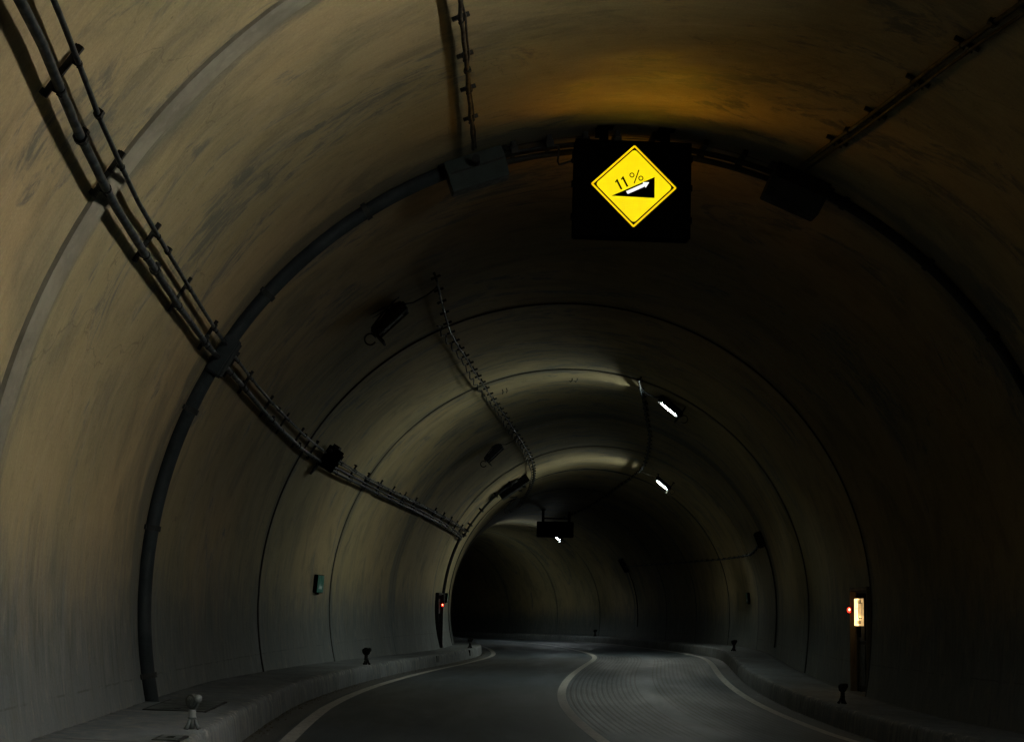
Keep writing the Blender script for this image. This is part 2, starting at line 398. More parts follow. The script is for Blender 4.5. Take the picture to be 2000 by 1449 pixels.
# ------------------------------------------------------------------ tunnel lining
JOINTS={'A':12.444,'B':19.432,'C':30.20,'D':38.787,'E':47.93,'F':57.015,'F2':66.2,'F3':75.5,'F4':84.8,'G':94.065,'H':102.876,'I':112.2,'K':121.5,'L':131,'M':140.5,'Z':3.0,'Y':-6.5}
NICHES=[(30.38,31.95,'R'),(57.9,59.5,'L')]
NTOP=1.60
S0,S1=-14.0,168.0
def build_lining():
    rows=set(np.round(np.arange(S0,S1+.01,0.25),3).tolist())
    for a,b,_ in NICHES:
        for q in (a,b): rows.add(round(q,3))
    for k,j in JOINTS.items():
        for dx in (-.42,-.38,-.06,-.025,-.015,.015,.025,.06,.2): rows.add(round(j+dx,3))
    rows=sorted(rows)
    # drop rows closer than 6 mm
    rr=[rows[0]]
    for s in rows[1:]:
        if s-rr[-1]>.006: rr.append(s)
    rows=rr
    an=math.degrees(math.asin((NTOP-CZ)/R)); anr=math.degrees(math.asin((1.595-CZ)/R))
    angs=[a for a in np.arange(-124.1,0,11.28)]+[0,an]+list(np.arange(an+2,180-an-1,2.0))+[180-an,180]+[180+t for t in np.arange(11.28,124.2,11.28)]
    angs[0]=-124.1
    while angs[-1]>296: angs.pop()
    angs=[-155.0]+angs+[304.119,335.0]
    A=np.array(angs); nA=len(A)
    js=np.array(sorted(JOINTS.values()))
    # arc length
    pts=np.array([sec(a) for a in A]); L=np.concatenate([[0],np.cumsum(np.hypot(*np.diff(pts,axis=0).T))])
    prng=np.random.default_rng(3)
    # smooth random displacement
    def lowfreq(S_,L_,k,amp,seed):
        g=np.random.default_rng(seed); out=np.zeros((len(S_),len(L_)))
        for _ in range(k):
            fs=g.uniform(.15,1.3); fl=g.uniform(.05,.5); p=g.uniform(0,6.28); q=g.uniform(0,6.28)
            out+=np.outer(np.sin(fs*S_+p),np.sin(fl*L_+q))
        return out*amp/math.sqrt(k)
    S_=np.array(rows); disp=lowfreq(S_,L,24,.010,5)
    V=[];UV=[];HJ=[]
    bays=np.searchsorted(js,S_); boff=np.random.default_rng(11).uniform(-.012,.012,60)
    for i,s in enumerate(rows):
        d=js-s; jd=abs(d).min(); jn=js[abs(d).argmin()]; x=s-jn
        base=boff[bays[i]]
        g=0.0
        key=[k for k,v in JOINTS.items() if v==jn][0]
        if abs(x)<=.02: g=.035
        if key=='A':
            g=0.0
        cx,cy,cz,t=ctr(s); ct,st=math.cos(t),math.sin(t)
        for jx,a in enumerate(A):
            r=R+g+base+disp[i,jx]
            if key in('D','F','E') : r-= .05*math.exp(-((x-.9)/.5)**2)*(1 if a>20 and a<165 else .2)
            X,Z=sec(float(a),r)
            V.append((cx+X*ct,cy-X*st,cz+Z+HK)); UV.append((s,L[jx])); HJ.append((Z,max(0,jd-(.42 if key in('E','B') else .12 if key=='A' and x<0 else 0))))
    F=[]
    def inn(s,sgn):
        for a,b,sd in NICHES:
            if a<s<b and ((sd=='R')==(sgn>0)): return True
        return False
    for i in range(len(rows)-1):
        sm=(rows[i]+rows[i+1])/2
        for j in range(nA-1):
            am=(A[j]+A[j+1])/2
            if am<an and inn(sm,1): continue
            if am>180-an and inn(sm,-1): continue
            F.append((i*nA+j,i*nA+j+1,(i+1)*nA+j+1,(i+1)*nA+j))
    me=bpy.data.meshes.new('tunnel_lining'); me.from_pydata(V,[],F); me.update()
    u=me.uv_layers.new(name='UVMap'); h=me.uv_layers.new(name='hj')
    li=np.zeros(len(me.loops),dtype=np.int32); me.loops.foreach_get('vertex_index',li)
    u.data.foreach_set('uv',np.array(UV,dtype=np.float32)[li].ravel()); h.data.foreach_set('uv',np.array(HJ,dtype=np.float32)[li].ravel())
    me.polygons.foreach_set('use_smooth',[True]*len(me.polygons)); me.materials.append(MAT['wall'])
    return me,A,L
root=thing('tunnel','old cream concrete road tunnel bore with stained vaulted lining','tunnel',Matrix.Identity(4))
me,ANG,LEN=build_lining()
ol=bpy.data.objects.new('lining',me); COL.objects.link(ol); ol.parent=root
# end bulkheads keep the bore closed where it runs out of sight
for s_,nm in ((S0,'end_wall'),(S1,'end_wall')):
    V=[W(s_,float(a),R+.1) for a in ANG]+[P(s_,-4.9,-.6),P(s_,4.9,-.6)]
    n=len(ANG); V=[W(s_,float(a),R+.1) for a in ANG]+[P(s_,-4.9,-.6),P(s_,4.9,-.6)]
    meshobj(nm,V,[tuple(range(n))+(n,n+1)],'niche',root)
# joint seals: dark compressed rope set in the groove of every joint
def ring_strip(s,r0,r1,w,a0=-156,a1=336,step=2.0):
    A=[a for a in ANG if a0<=a<=a1]
    st=[]
    for a in A:
        a=float(a); st.append([W(s-w/2,a,r0),W(s+w/2,a,r0),W(s+w/2,a,r1),W(s-w/2,a,r1)])
    return st
m=MB(); sA=JOINTS['A']-.12
m.ribbon(None,[[W(sA-.28,a,R+.05),W(sA-.26,a,R-.020),W(sA-.15,a,R-.04),W(sA-.015,a,R-.05),W(sA,a,R-.045),W(sA+.01,a,R+.05)] for a in [float(q) for q in ANG]])
m.obj('joint_band','band',root)
m=MB(); m.ribbon(None,ring_strip(sA+.018,R-.02,R+.05,.014)); m.obj('joint_seal','caulk',root)
for k,s in sorted(JOINTS.items(),key=lambda q:q[1]):
    if k=='A': continue
    if s<-20 or s>125: continue
    wd={'A':.02,'B':.03,'C':.034,'D':.022,'E':.034,'F':.018,'G':.04,'H':.03}.get(k,.014)
    m=MB(); m.ribbon(None,ring_strip(s,R-.030 if k=='C' else R-.006,R+.05,wd)); m.obj('joint_seal','caulk',root,smooth=False)
    if k in('F','D'):
        m=MB(); m.ribbon(None,ring_strip(s+.28,R-.006,R+.03,.018,20,160)); m.obj('joint_seal','caulk',root)
# shutter steps: slight concrete ridges inside the bays
# ------------------------------------------------------------------ road, walkways, markings
def strip(name,offs,s0,s1,ds,mat,ptf,kind,uvx=None,par=None,hj=None,label=None,cat=None):
    ss=frange(s0,s1,ds); V=[];UV=[];HJ=[]
    for s in ss:
        for i,q in enumerate(offs):
            V.append(ptf(s,q)); UV.append((s,uvx[i])); HJ.append(hj[i] if hj else (0,0))
    n=len(offs); F=[(i*n+j,i*n+j+1,(i+1)*n+j+1,(i+1)*n+j) for i in range(len(ss)-1) for j in range(n-1)]
    me=bpy.data.meshes.new(name); me.from_pydata([tuple(v) for v in V],[],F); me.update()
    u=me.uv_layers.new(name='UVMap'); h=me.uv_layers.new(name='hj')
    li=np.zeros(len(me.loops),dtype=np.int32); me.loops.foreach_get('vertex_index',li)
    u.data.foreach_set('uv',np.array(UV,dtype=np.float32)[li].ravel()); h.data.foreach_set('uv',np.array(HJ,dtype=np.float32)[li].ravel())
    me.materials.append(MAT[mat]); o=bpy.data.objects.new(name,me); COL.objects.link(o)
    if kind: o['kind']=kind
    if label: o['label']=label
    if cat: o['category']=cat
    return o
offs=list(np.linspace(-4.1,4.1,42))
strip('road',offs,S0,S1,.5,'road',lambda s,o:road_pt(s,o),'structure',uvx=offs)
for nm,c_,wd in (('edge_line',-WL,.15),('centre_line',0.0,.15),('edge_line',WR,.15)):
    o2=[c_-wd/2,c_+wd/2]
    strip(nm,o2,S0,S1,.25,'line',lambda s,o:road_pt(s,o,.004),'structure',uvx=o2)
def walkway(side):
    k=WKL if side<0 else WKR
    # profile from under the road up over the rounded kerb to the wall: (offset beyond kerb line, height, face flag, edge coord)
    pr=[(-.045,-HK-.05,1,.8),(-.040,-HK+.03,1,.75),(-.024,-.12,1,.14),(-.012,-.05,1,.05),(-.002,-.018,.6,.0),(.018,-.004,.2,.0),(.05,0,0,.03),(.15,.002,0,.12),(.45,.004,0,.45),(.8,.0,0,.8),(1.0,.004,0,1.0),(1.25,.006,0,1.2)]
    g=np.random.default_rng(21 if side<0 else 22)
    ss=frange(S0,S1,.1); V=[];UV=[];HJ=[]
    nz=np.convolve(g.normal(0,1,len(ss)+8),np.ones(9)/9,'valid')*.010
    nz2=g.normal(0,1,(len(ss),len(pr)))*.0025
    chip=np.zeros(len(ss))
    for _ in range(60):
        c=g.integers(0,len(ss)); wdt=g.integers(1,4); chip[max(0,c-wdt):c+wdt]=np.maximum(chip[max(0,c-wdt):c+wdt],g.uniform(.008,.03))
    u=0;us=[0]
    for i in range(1,len(pr)): us.append(us[-1]+math.hypot(pr[i][0]-pr[i-1][0],pr[i][1]-pr[i-1][1]))
    for i,s in enumerate(ss):
        for j,(dx,h,fl,ed) in enumerate(pr):
            cc=chip[i] if j in(3,4,5) else 0
            x=k+dx+nz[i]*(1 if j<8 else 0)+cc; hh=h+(nz2[i,j] if j>3 else 0)-cc*.7
            V.append(walk_pt(s,side*x,hh)); UV.append((s,us[j])); HJ.append((fl,ed))
    n=len(pr); F=[]
    for i in range(len(ss)-1):
        for j in range(n-1):
            f=(i*n+j,i*n+j+1,(i+1)*n+j+1,(i+1)*n+j)
            F.append(f if side>0 else f[::-1])
    me=bpy.data.meshes.new('sidewalk'); me.from_pydata([tuple(v) for v in V],[],F); me.update()
    uu=me.uv_layers.new(name='UVMap'); h=me.uv_layers.new(name='hj')
    li=np.zeros(len(me.loops),dtype=np.int32); me.loops.foreach_get('vertex_index',li)
    uu.data.foreach_set('uv',np.array(UV,dtype=np.float32)[li].ravel()); h.data.foreach_set('uv',np.array(HJ,dtype=np.float32)[li].ravel())
    me.polygons.foreach_set('use_smooth',[True]*len(me.polygons))
    me.materials.append(MAT['walk']); o=bpy.data.objects.new('sidewalk',me); COL.objects.link(o); o['kind']='structure'
walkway(-1); walkway(1)
# ground slab under everything
strip('ground',[-7,7],S0-2,S1+2,2.0,'niche',lambda s,o:P(s,o,-.75),'structure',uvx=[0,14])
# grit and chips lying along the left gutter (nobody could count them)
mb=MB(); g=np.random.default_rng(31)
for i in range(900):
    side=-1 if i%4 else 1
    s=g.uniform(12,70)*1.0 if g.random()<.5 else g.uniform(13,34)
    o=side*(WKL-.05-abs(g.normal(0,.07))); r=g.uniform(.004,.013)
    p=road_pt(s,o,.004); a=g.uniform(0,6.28)
    V=[p+Vector((math.cos(a+q)*r*g.uniform(.7,1.4),math.sin(a+q)*r*g.uniform(.7,1.4),0)) for q in (0,2.1,4.2)]+[p+Vector((0,0,r))]
    mb.add(V,[(0,1,3),(1,2,3),(2,0,3)])
o=mb.obj('gravel','niche'); setp(o,kind='stuff')
# ------------------------------------------------------------------ conduit runs
def run_pts(s0,s1,a,r,ds=.4,wob=0.0,seed=1):
    g=random.Random(seed); out=[]
    for s in frange(s0,s1,ds):
        aa=a(s) if callable(a) else a
        out.append(W(s,aa+g.uniform(-wob,wob),r+g.uniform(-wob,wob)*.05))
    return out
def clamp_ring(mb,s,a,r,rad,lug=True):
    p0=W(s-.035,a,r); p1=W(s+.035,a,r); mb.tube([p0,p1],rad*1.55,8)
    if lug:
        f=wall_frame(s,a,r); mb.box(-.03,.03,rad*.6,rad*2.1,-.02,.02,f)
def bracket_bar(mb,s,a0,a1,rwall,rbar,w=.034,th=.034):
    """channel bar across the pipes on two feet"""
    n=4; st=[]
    for i in range(n+1):
        a=a0+(a1-a0)*i/n
        st.append([W(s-w/2,a,rbar),W(s+w/2,a,rbar),W(s+w/2,a,rbar+th),W(s-w/2,a,rbar+th)])
    mb.ribbon(None,st)
    lo,hi=min(a0,a1),max(a0,a1)
    for a in ((lo+.25,hi-.25) if hi-lo>3 else ((lo+hi)/2,)):
        st=[[W(s-w/2*.8,a-.2,r),W(s+w/2*.8,a-.2,r),W(s+w/2*.8,a+.2,r),W(s-w/2*.8,a+.2,r)] for r in (rwall,rbar+th-.002)]
        mb.ribbon(None,st)
def conduit_run(name,label,cat,s0,s1,pipes,bracks,bar,coup_off=(),group=None,mat='steel',coupling=3.66,couplings=True,bracket_mat='dark'):
    """pipes: list of (angle, r_centre, radius, first coupling s, wobble); bar (a0,a1,rbar)"""
    rt_=thing(name,label,cat,W(s0,pipes[0][0] if not callable(pipes[0][0]) else pipes[0][0](s0),pipes[0][1]),group)
    for i,(a,r,rad,c0,wob) in enumerate(pipes):
        m=MB(); m.tube(run_pts(s0,s1,a,r,.35,wob,i+3),rad,10); p=m.obj('conduit',mat,rt_,True,True)
        if couplings and c0 is not None:
            c=c0
            while c<s1-.1:
                if c>s0+.1:
                    m=MB(); aa=a(c) if callable(a) else a; clamp_ring(m,c,aa,r,rad); m.obj('coupling',bracket_mat,rt_,True)
                c+=coupling
    for s in bracks:
        m=MB(); ex=0 if not callable(bar[0]) else None
        b0=bar[0](s) if callable(bar[0]) else bar[0]; b1=bar[1](s) if callable(bar[1]) else bar[1]
        bracket_bar(m,s,b0,b1,R+.01,bar[2])
        for (a,r,rad,c0,wob) in pipes:
            aa=a(s) if callable(a) else a
            m.tube([W(s-.014,aa,r),W(s+.014,aa,r)],rad*1.22,10)
            f=wall_frame(s,aa,r); m.box(-.012,.012,-rad*1.2,rad*1.2,-(bar[2]-r)-.004,-rad*.5,f)
            m.tube([f@Vector((0,-rad*1.25,rad*.1)),f@Vector((0,-rad*1.25,rad*1.25))],.006,5)
        m.obj('bracket',bracket_mat,rt_,True)
    return rt_
TF=lambda s: float(np.interp(s,[6,8.7,9.4,10.05,10.84,12.33,13.97,16.16,18.4,22.1,27.5,30.3,37.4,46,55,61],[143.4,145.9,146.4,147.2,148.0,149.05,149.5,149.9,149.95,149.6,150.0,150.25,149.95,150.6,152.0,153.2]))
tf=lambda s: float(np.interp(s,[6,9.09,10.08,10.85,11.63,12.9,14.0,16.06,18.4,22.6,27.2,36.9,45.3,58.2,61],[142.0,144.2,145.2,146.0,146.55,147.3,147.5,147.8,148.0,147.95,147.8,148.3,148.6,150.0,150.4]))
br1=[-4.2,-2.1,0.,2.05,4.1,6.1,8.1,10.0,11.95,13.95,16.1,18.4,20.6,22.2,24.7,26.8,28.9,31.0]
conduit_run('conduit_rack','thick and thin steel conduits on brackets, high on the near left wall','conduit',-12,32.1,
  [(TF,4.925,.029,-.14,.0),(tf,4.925,.017,-.13,.0)],br1,(lambda s:TF(s)+1.0,lambda s:tf(s)-1.0,4.957))
br2=[34.3+i*2.05 for i in range(13)]
conduit_run('conduit_rack','ladder of pipes on upright brackets running from the black wall box to the far bend','conduit',32.5,60.6,
  [(lambda s:TF(s)+.4,4.91,.030,None,.0),(lambda s:TF(s)-.5,4.92,.022,None,.05),(lambda s:tf(s)+.2,4.91,.018,34.2,.05),(lambda s:tf(s)-.3,4.90,.014,36,.05)],br2,(lambda s:TF(s)+.9,lambda s:tf(s)-1.5,4.948))
# ceiling run, left of the crown
aL=lambda s: float(np.interp(s,[10,12,13.84,14.5,15.64,16.75,17.8,18.8],[113.9,113.4,112.9,112.4,111.55,110.8,110.1,109.4]))
conduit_run('ceiling_conduit','thin black pipe on the vault with cross brackets, ending at the pale grey junction box','conduit',-8,18.8,
  [(aL,4.925,.018,1.2,.12),(lambda s:aL(s)-.35,4.93,.010,None,.12)],[17.65-1.09*i for i in range(20)],(lambda s:aL(s)+.75,lambda s:aL(s)-.95,4.945),couplings=True,mat='dark')
aC=lambda s: float(np.interp(s,[25,27.6,30.3,34.1,38.7,44,49,55,60.3,66,70],[114.5,113.85,113.5,112.0,111.3,111.3,112.3,113.4,114.7,115,115.6]))
rt_=conduit_run('ceiling_conduit','closely bracketed cable left of the crown with a wavy loose cable beside it','conduit',25.0,80,
  [(aC,4.88,.014,None,.1)],[25.3+1.05*i for i in range(50)],(lambda s:aC(s)+.8,lambda s:aC(s)-.9,4.91),couplings=False)
pts=[]; gg=random.Random(9)
for s in frange(29,70,.26):
    ph=(s-25.3)/1.05; sag=abs(math.sin(math.pi*ph)); k=.5+.5*math.sin(s*.7)
    pts.append(W(s,aC(s)+.9+.75*sag*(.5+k),4.93-.06*sag+gg.uniform(-.01,.01)))
mb=MB(); mb.tube(pts,.013,6); mb.obj('loose_cable','dark',rt_,True)
aR=lambda s: float(np.interp(s,[10,13.0,14.5,15.65,16.75,18.0,18.9],[61.3,63.0,64.6,65.5,66.4,67.65,68.4]))
conduit_run('ceiling_conduit','twin black pipes on the right of the vault, ending at the black junction box','conduit',-8,18.9,
  [(aR,4.925,.022,2.6,.05),(lambda s:aR(s)-.9,4.925,.016,None,.05)],[17.75-1.17*i for i in range(17)],(lambda s:aR(s)+.9,lambda s:aR(s)-1.7,4.945),mat='dark')
aR2=lambda s: float(np.interp(s,[37,38,42,49.4,57.2,62.2,70,87.5,100],[73,72.8,71.05,70.1,71.6,72.0,74.1,76.1,77.5]))
conduit_run('ceiling_conduit','thin bracketed cable right of the crown, starting above the nearest lit lamp','conduit',37.6,98,
  [(aR2,4.88,.016,None,.1),(lambda s:aR2(s)-.3,4.90,.010,None,.15)],[38.2+1.3*i for i in range(44)],(lambda s:aR2(s)+.7,lambda s:aR2(s)-.9,4.91),couplings=False)
aW=lambda s: float(np.interp(s,[48.4,55,65,80,93],[20.9,19.5,21.8,26,29.3]))
conduit_run('wall_cable','dark cable strung along the right wall between two black boxes','cable',48.5,93,
  [(aW,4.90,.022,None,.15)],[49.5+1.5*i for i in range(28)],(lambda s:aW(s)+.5,lambda s:aW(s)-.5,4.92),couplings=False)
# down-pipes from the boxes
def ring_pipe(mb,s,a0,a1,r,rad,n=8,step=2.0):
    pts=[W(s,a,r) for a in frange(a0,a1,step)]; mb.tube(pts,rad,n)
# ------------------------------------------------------------------ arch duct at the second joint
JB=19.43
def duct_run(s,wd,r_out,r_in,A):
    st=[]
    for a in A:
        st.append([W(s-wd/2,a,r_out),W(s-wd/2,a,r_in+.03),W(s-wd/2+.03,a,r_in),W(s+wd/2-.03,a,r_in),W(s+wd/2,a,r_in+.03),W(s+wd/2,a,r_out)])
    return st
def lower(a0,a1): # descending list over vault and lower wall
    return [float(a) for a in ANG if a0<=a<=a1]
# tube radius .085 hugging the wall, one on each side with clamps
def arch_duct(label,A,clamps,rad=.076,mat='duct',offs=(0.0,)):
    rt_=thing('arch_duct',label,'duct',W(JB,A[0],R))
    for o_ in offs:
        m=MB(); m.tube([W(JB+o_,a,R-rad+.005) for a in A],rad,14); m.obj('duct_pipe',mat,rt_,True,True)
    for a in clamps:
        f=wall_frame(JB,a,R)
        m=MB()
        m.box(-rad-.06,rad+.06,-.025,.025,0.0,.03,f)
        n=10; arc=[]
        for i in range(n+1):
            q=math.pi*i/n; arc.append((math.cos(q)*(rad+.006),rad-.005+math.sin(q)*(rad+.006)))
        st=[[f@Vector((x,-.028,z)),f@Vector((x,.028,z)),f@Vector((x*1.07,.028,z+.012)),f@Vector((x*1.07,-.028,z+.012))] for x,z in [(rad+.012,.0)]+arc+[(-rad-.012,.0)]]
        m.ribbon(None,st); m.obj('clamp','dark',rt_,True)
    return rt_
ALEFT=[a for a in frange(113,180,1.5)]+[180+t for t in frange(6,122,9)]
rt_=arch_duct('broad blue-grey duct curving up the left wall from the walkway to the grey junction box',ALEFT,[264,172,157,140,124])
# junction cover where the duct passes behind the pipes
f=wall_frame(JB,149.3,R-.02); mb=MB(); mb.box(-.125,.125,-.22,.22,0,.175,f,.02); mb.obj('splice_cover','duct',rt_,True)
rt_=arch_duct('dark duct curving down the right wall from the black junction box',[a for a in frange(65,0,2)]+[-t for t in frange(6,122,9)],[61,48,36,24,10,-60],.06,'dark',(0.0,))
rt_=thing('crown_conduit','thin black pipes over the crown just behind the yellow sign','conduit',W(JB,90,R-.1))
for o_,rr,rd in ((-.10,R-.10,.018),(.06,R-.08,.02),(.17,R-.12,.034)):
    mb=MB(); ring_pipe(mb,JB+o_,107,70,rr,rd); mb.obj('conduit','dark',rt_,True,True)
for a in (104,99.5,95,91,86.5,80,75):
    f=wall_frame(JB,a,R); mb=MB(); mb.box(-.22,.24,-.025,.025,0,.07,f); mb.box(-.2,-.14,-.04,.04,.05,.13,f); mb.obj('clamp','dark',rt_,True)
# grey junction box (wedge-fronted) and black one
def junction(label,a,w_,mat,d0=.02,scale=1.0,aoff=0):
    f=wall_frame(JB-.02,a,R); rt_=thing('junction_box',label,'junction box',f)
    # local: X along tunnel, Y round the vault, Z inward. find sign so that -X' is towards the camera
    sg=1 if (f.to_3x3()@Vector((1,0,0))).y>0 else -1
    h=w_/2
    prof=[(-.20,.02),(-.24,.17),(-.10,.33),(.20,.33),(.20,.02)]
    V=[(sg*x*scale,y,z*scale) for y in (-h,h) for x,z in prof]; n=5
    F=[tuple(range(n)),tuple(range(n,2*n))[::-1]]+[(i,n+i,n+(i+1)%n,(i+1)%n) for i in range(n)]
    b=bmesh.new(); vs=[b.verts.new(v) for v in V]; [b.faces.new([vs[i] for i in q]) for q in F]
    bmesh.ops.recalc_face_normals(b,faces=b.faces[:]); bmesh.ops.bevel(b,geom=b.edges[:],offset=.010,segments=2,affect='EDGES')
    me=bpy.data.meshes.new('body'); b.to_mesh(me); b.free(); me.materials.append(MAT[mat]); o=bpy.data.objects.new('body',me); COL.objects.link(o); o.parent=rt_
    m=MB(); m.box(sg*-.245*scale-.006,sg*-.245*scale+.006,-h*.9,h*.9,.165*scale,.185*scale); m.obj('lid_seam','dark',rt_)
    for yy in (-h-.03,h+.03):
        m=MB(); m.box(-.12,.12,yy-.035,yy+.035,0,.03); m.tube([(0,yy,.03),(0,yy,.05)],.012,6); m.obj('mounting_lug','dark',rt_)
    m=MB(); m.tube([(sg*-.36,.0,.12),(sg*-.22,.0,.14)],.045,10); m.obj('cable_gland','dark',rt_)
    return rt_
junction('pale grey wedge-shaped junction box on the vault left of the yellow sign',109.2,.64,'grey')
junction('black junction box on the vault right of the yellow sign',67.2,.62,'dark',scale=1.12)
# ------------------------------------------------------------------ yellow gradient sign
def sign():
    s=18.95; f=upright_frame(s,0.04,0)
    f.translation=P(s,.045,0)
    rot=Matrix.Rotation(math.radians(.6),4,'Y')
    f=f@Matrix.Translation((0,0,5.545))@rot
    rt_=thing('gradient_sign','black hanging box sign with a lit yellow 11 % uphill diamond','sign',f)
    hw,hh=.615,.515
    m=MB(); m.box(-hw,hw,.0,.24,-hh,hh,None,.012); m.obj('housing','black',rt_)
    m=MB()
    for x0,x1,z0,z1 in ((-hw,-hw+.02,-hh,hh),(hw-.02,hw,-hh,hh),(-hw,hw,hh-.02,hh),(-hw,hw,-hh,-hh+.02)): m.box(x0+.001,x1-.001,-.012,.0,z0+.001,z1-.001)
    m.obj('bezel','black',rt_)
    for z in (-.3,.05,.36):
        for x in (-hw-.012,hw+.012):
            m=MB(); m.box(x-.012,x+.012,.06,.12,z-.03,z+.03); m.obj('hinge','black',rt_)
    k=1/5.796/187.5
    def q(px,py):
        x=(px-741)*k; z=-(py-760)*k; a=math.radians(1.3)
        return (x*math.cos(a)-z*math.sin(a)+.012, x*math.sin(a)+z*math.cos(a)+.03)
    def flat(name,poly,y,mat,th=.002,hole=None):
        # prism in XZ plane facing -Y
        mm=Matrix(((1,0,0,0),(0,0,1,0),(0,1,0,0),(0,0,0,1)))
        m=MB(); m.prism([q(*p) for p in poly],y,y-th,mm); o=m.obj(name,mat,rt_)
        b=bmesh.new(); b.from_mesh(o.data); bmesh.ops.recalc_face_normals(b,faces=b.faces[:]); b.to_mesh(o.data); b.free(); return o
    def rounded(pts,r,n=6):
        out=[]
        for i,p in enumerate(pts):
            a=Vector(pts[i-1]); c=Vector(pts[(i+1)%len(pts)]); p=Vector(p)
            da=(a-p).normalized(); dc=(c-p).normalized(); 
            p0=p+da*r; p1=p+dc*r
            for j in range(n+1):
                t=j/n; out.append(tuple((1-t)**2*p0+2*t*(1-t)*p+t*t*p1))
        return out
    D=[(750,280),(1233,776),(733,1243),(246,740)]
    c=Vector((741,760))
    def sc(pts,kk): return [tuple(c+(Vector(p)-c)*kk) for p in pts]
    flat('rim',rounded(D,18),-.002,'amber')
    flat('border_line',rounded(sc(D,.940),6),-.005,'signblack')
    flat('panel',rounded(sc(D,.896),48),-.008,'yellow')
    flat('slope_symbol',[(484,880),(978,654),(974,899)],-.012,'signblack')
    flat('arrow',[(648,826),(846,735),(840,717),(914,718),(873,783),(866,766),(668,858)],-.016,'signwhite')
    def stroke(a,b,w):
        a=Vector(a);b=Vector(b);d=(b-a).normalized();n=Vector((-d.y,d.x))*w/2
        return [tuple(a+n),tuple(b+n),tuple(b-n),tuple(a-n)]
    # the figures 1 1 %
    def one(dx,dy):
        return [(548+dx,680+dy),(607+dx,799+dy),(588+dx,808+dy),(541+dx,716+dy),(530+dx,729+dy),(521+dx,718+dy)]
    flat('numeral',one(0,0),-.012,'signblack'); flat('numeral',one(68,-33),-.012,'signblack')
    m=[]
    flat('percent_mark',stroke((797,574),(742,732),12),-.012,'signblack')
    mm=Matrix(((1,0,0,0),(0,0,1,0),(0,1,0,0),(0,0,0,1)))
    for cx,cy in ((717,636),(819,671)):
        mb=MB(); n=24
        ro,ri=29,18; V=[];F=[]
        for rr in (ro,ri):
            for i in range(n):
                t=2*math.pi*i/n; x,z=q(cx+rr*math.cos(t),cy+rr*math.sin(t)); V.append((x,-.013,z))
        F=[(i,(i+1)%n,n+(i+1)%n,n+i) for i in range(n)]
        mb.add(V,F); mb.obj('percent_mark','signblack',rt_)
    # hangers up to the vault
    for x in (-.305,.35):
        mb=MB()
        top=(W(s,90-math.degrees(math.asin((x+.045)/5)),R).z-f.translation.z)+.02
        mb.box(x-.045,x+.045,.07,.16,hh-.01,top); mb.box(x-.075,x+.10 if x>0 else x+.10,.04,.20,top-.035,top)
        mb.box(x-.09,x-.045,.08,.15,top-.14,top-.04)
        mb.obj('hanger','black',rt_)
    # feed cable loop at the left side
    mb=MB(); P0=[(-hw,.10,.30),(-hw-.05,.10,.29),(-hw-.12,.1,.265),(-hw-.16,.1,.255),(-hw-.175,.1,.29),(-hw-.17,.1,.34),(-hw-.165,.11,.42),(-hw-.165,.2,.47)]
    mb.tube(P0,.012,6); mb.obj('feed_cable','dark',rt_); mb=MB(); mb.sphere((-hw-.01,.10,.30),.03); mb.obj('cable_gland','dark',rt_)
    # unseen spots added before and behind the box for the panel's amber glow
    for y,e,rx in ((-.28,13.0,-.38),(-.28,13.0,.38),(.30,11.0,0)):
        L=bpy.data.lights.new('panel_fill_light','SPOT'); L.energy=e; L.color=(1.0,.46,.02); L.spot_size=math.radians(179); L.spot_blend=1.0; L.shadow_soft_size=0
        o=bpy.data.objects.new('panel_fill_light',L); COL.objects.link(o); o.parent=rt_; o.location=(rx,y,-.05 if y<0 else .1); o.rotation_euler=(math.radians(90) if y>0 else -math.radians(90),0,0)
sign()
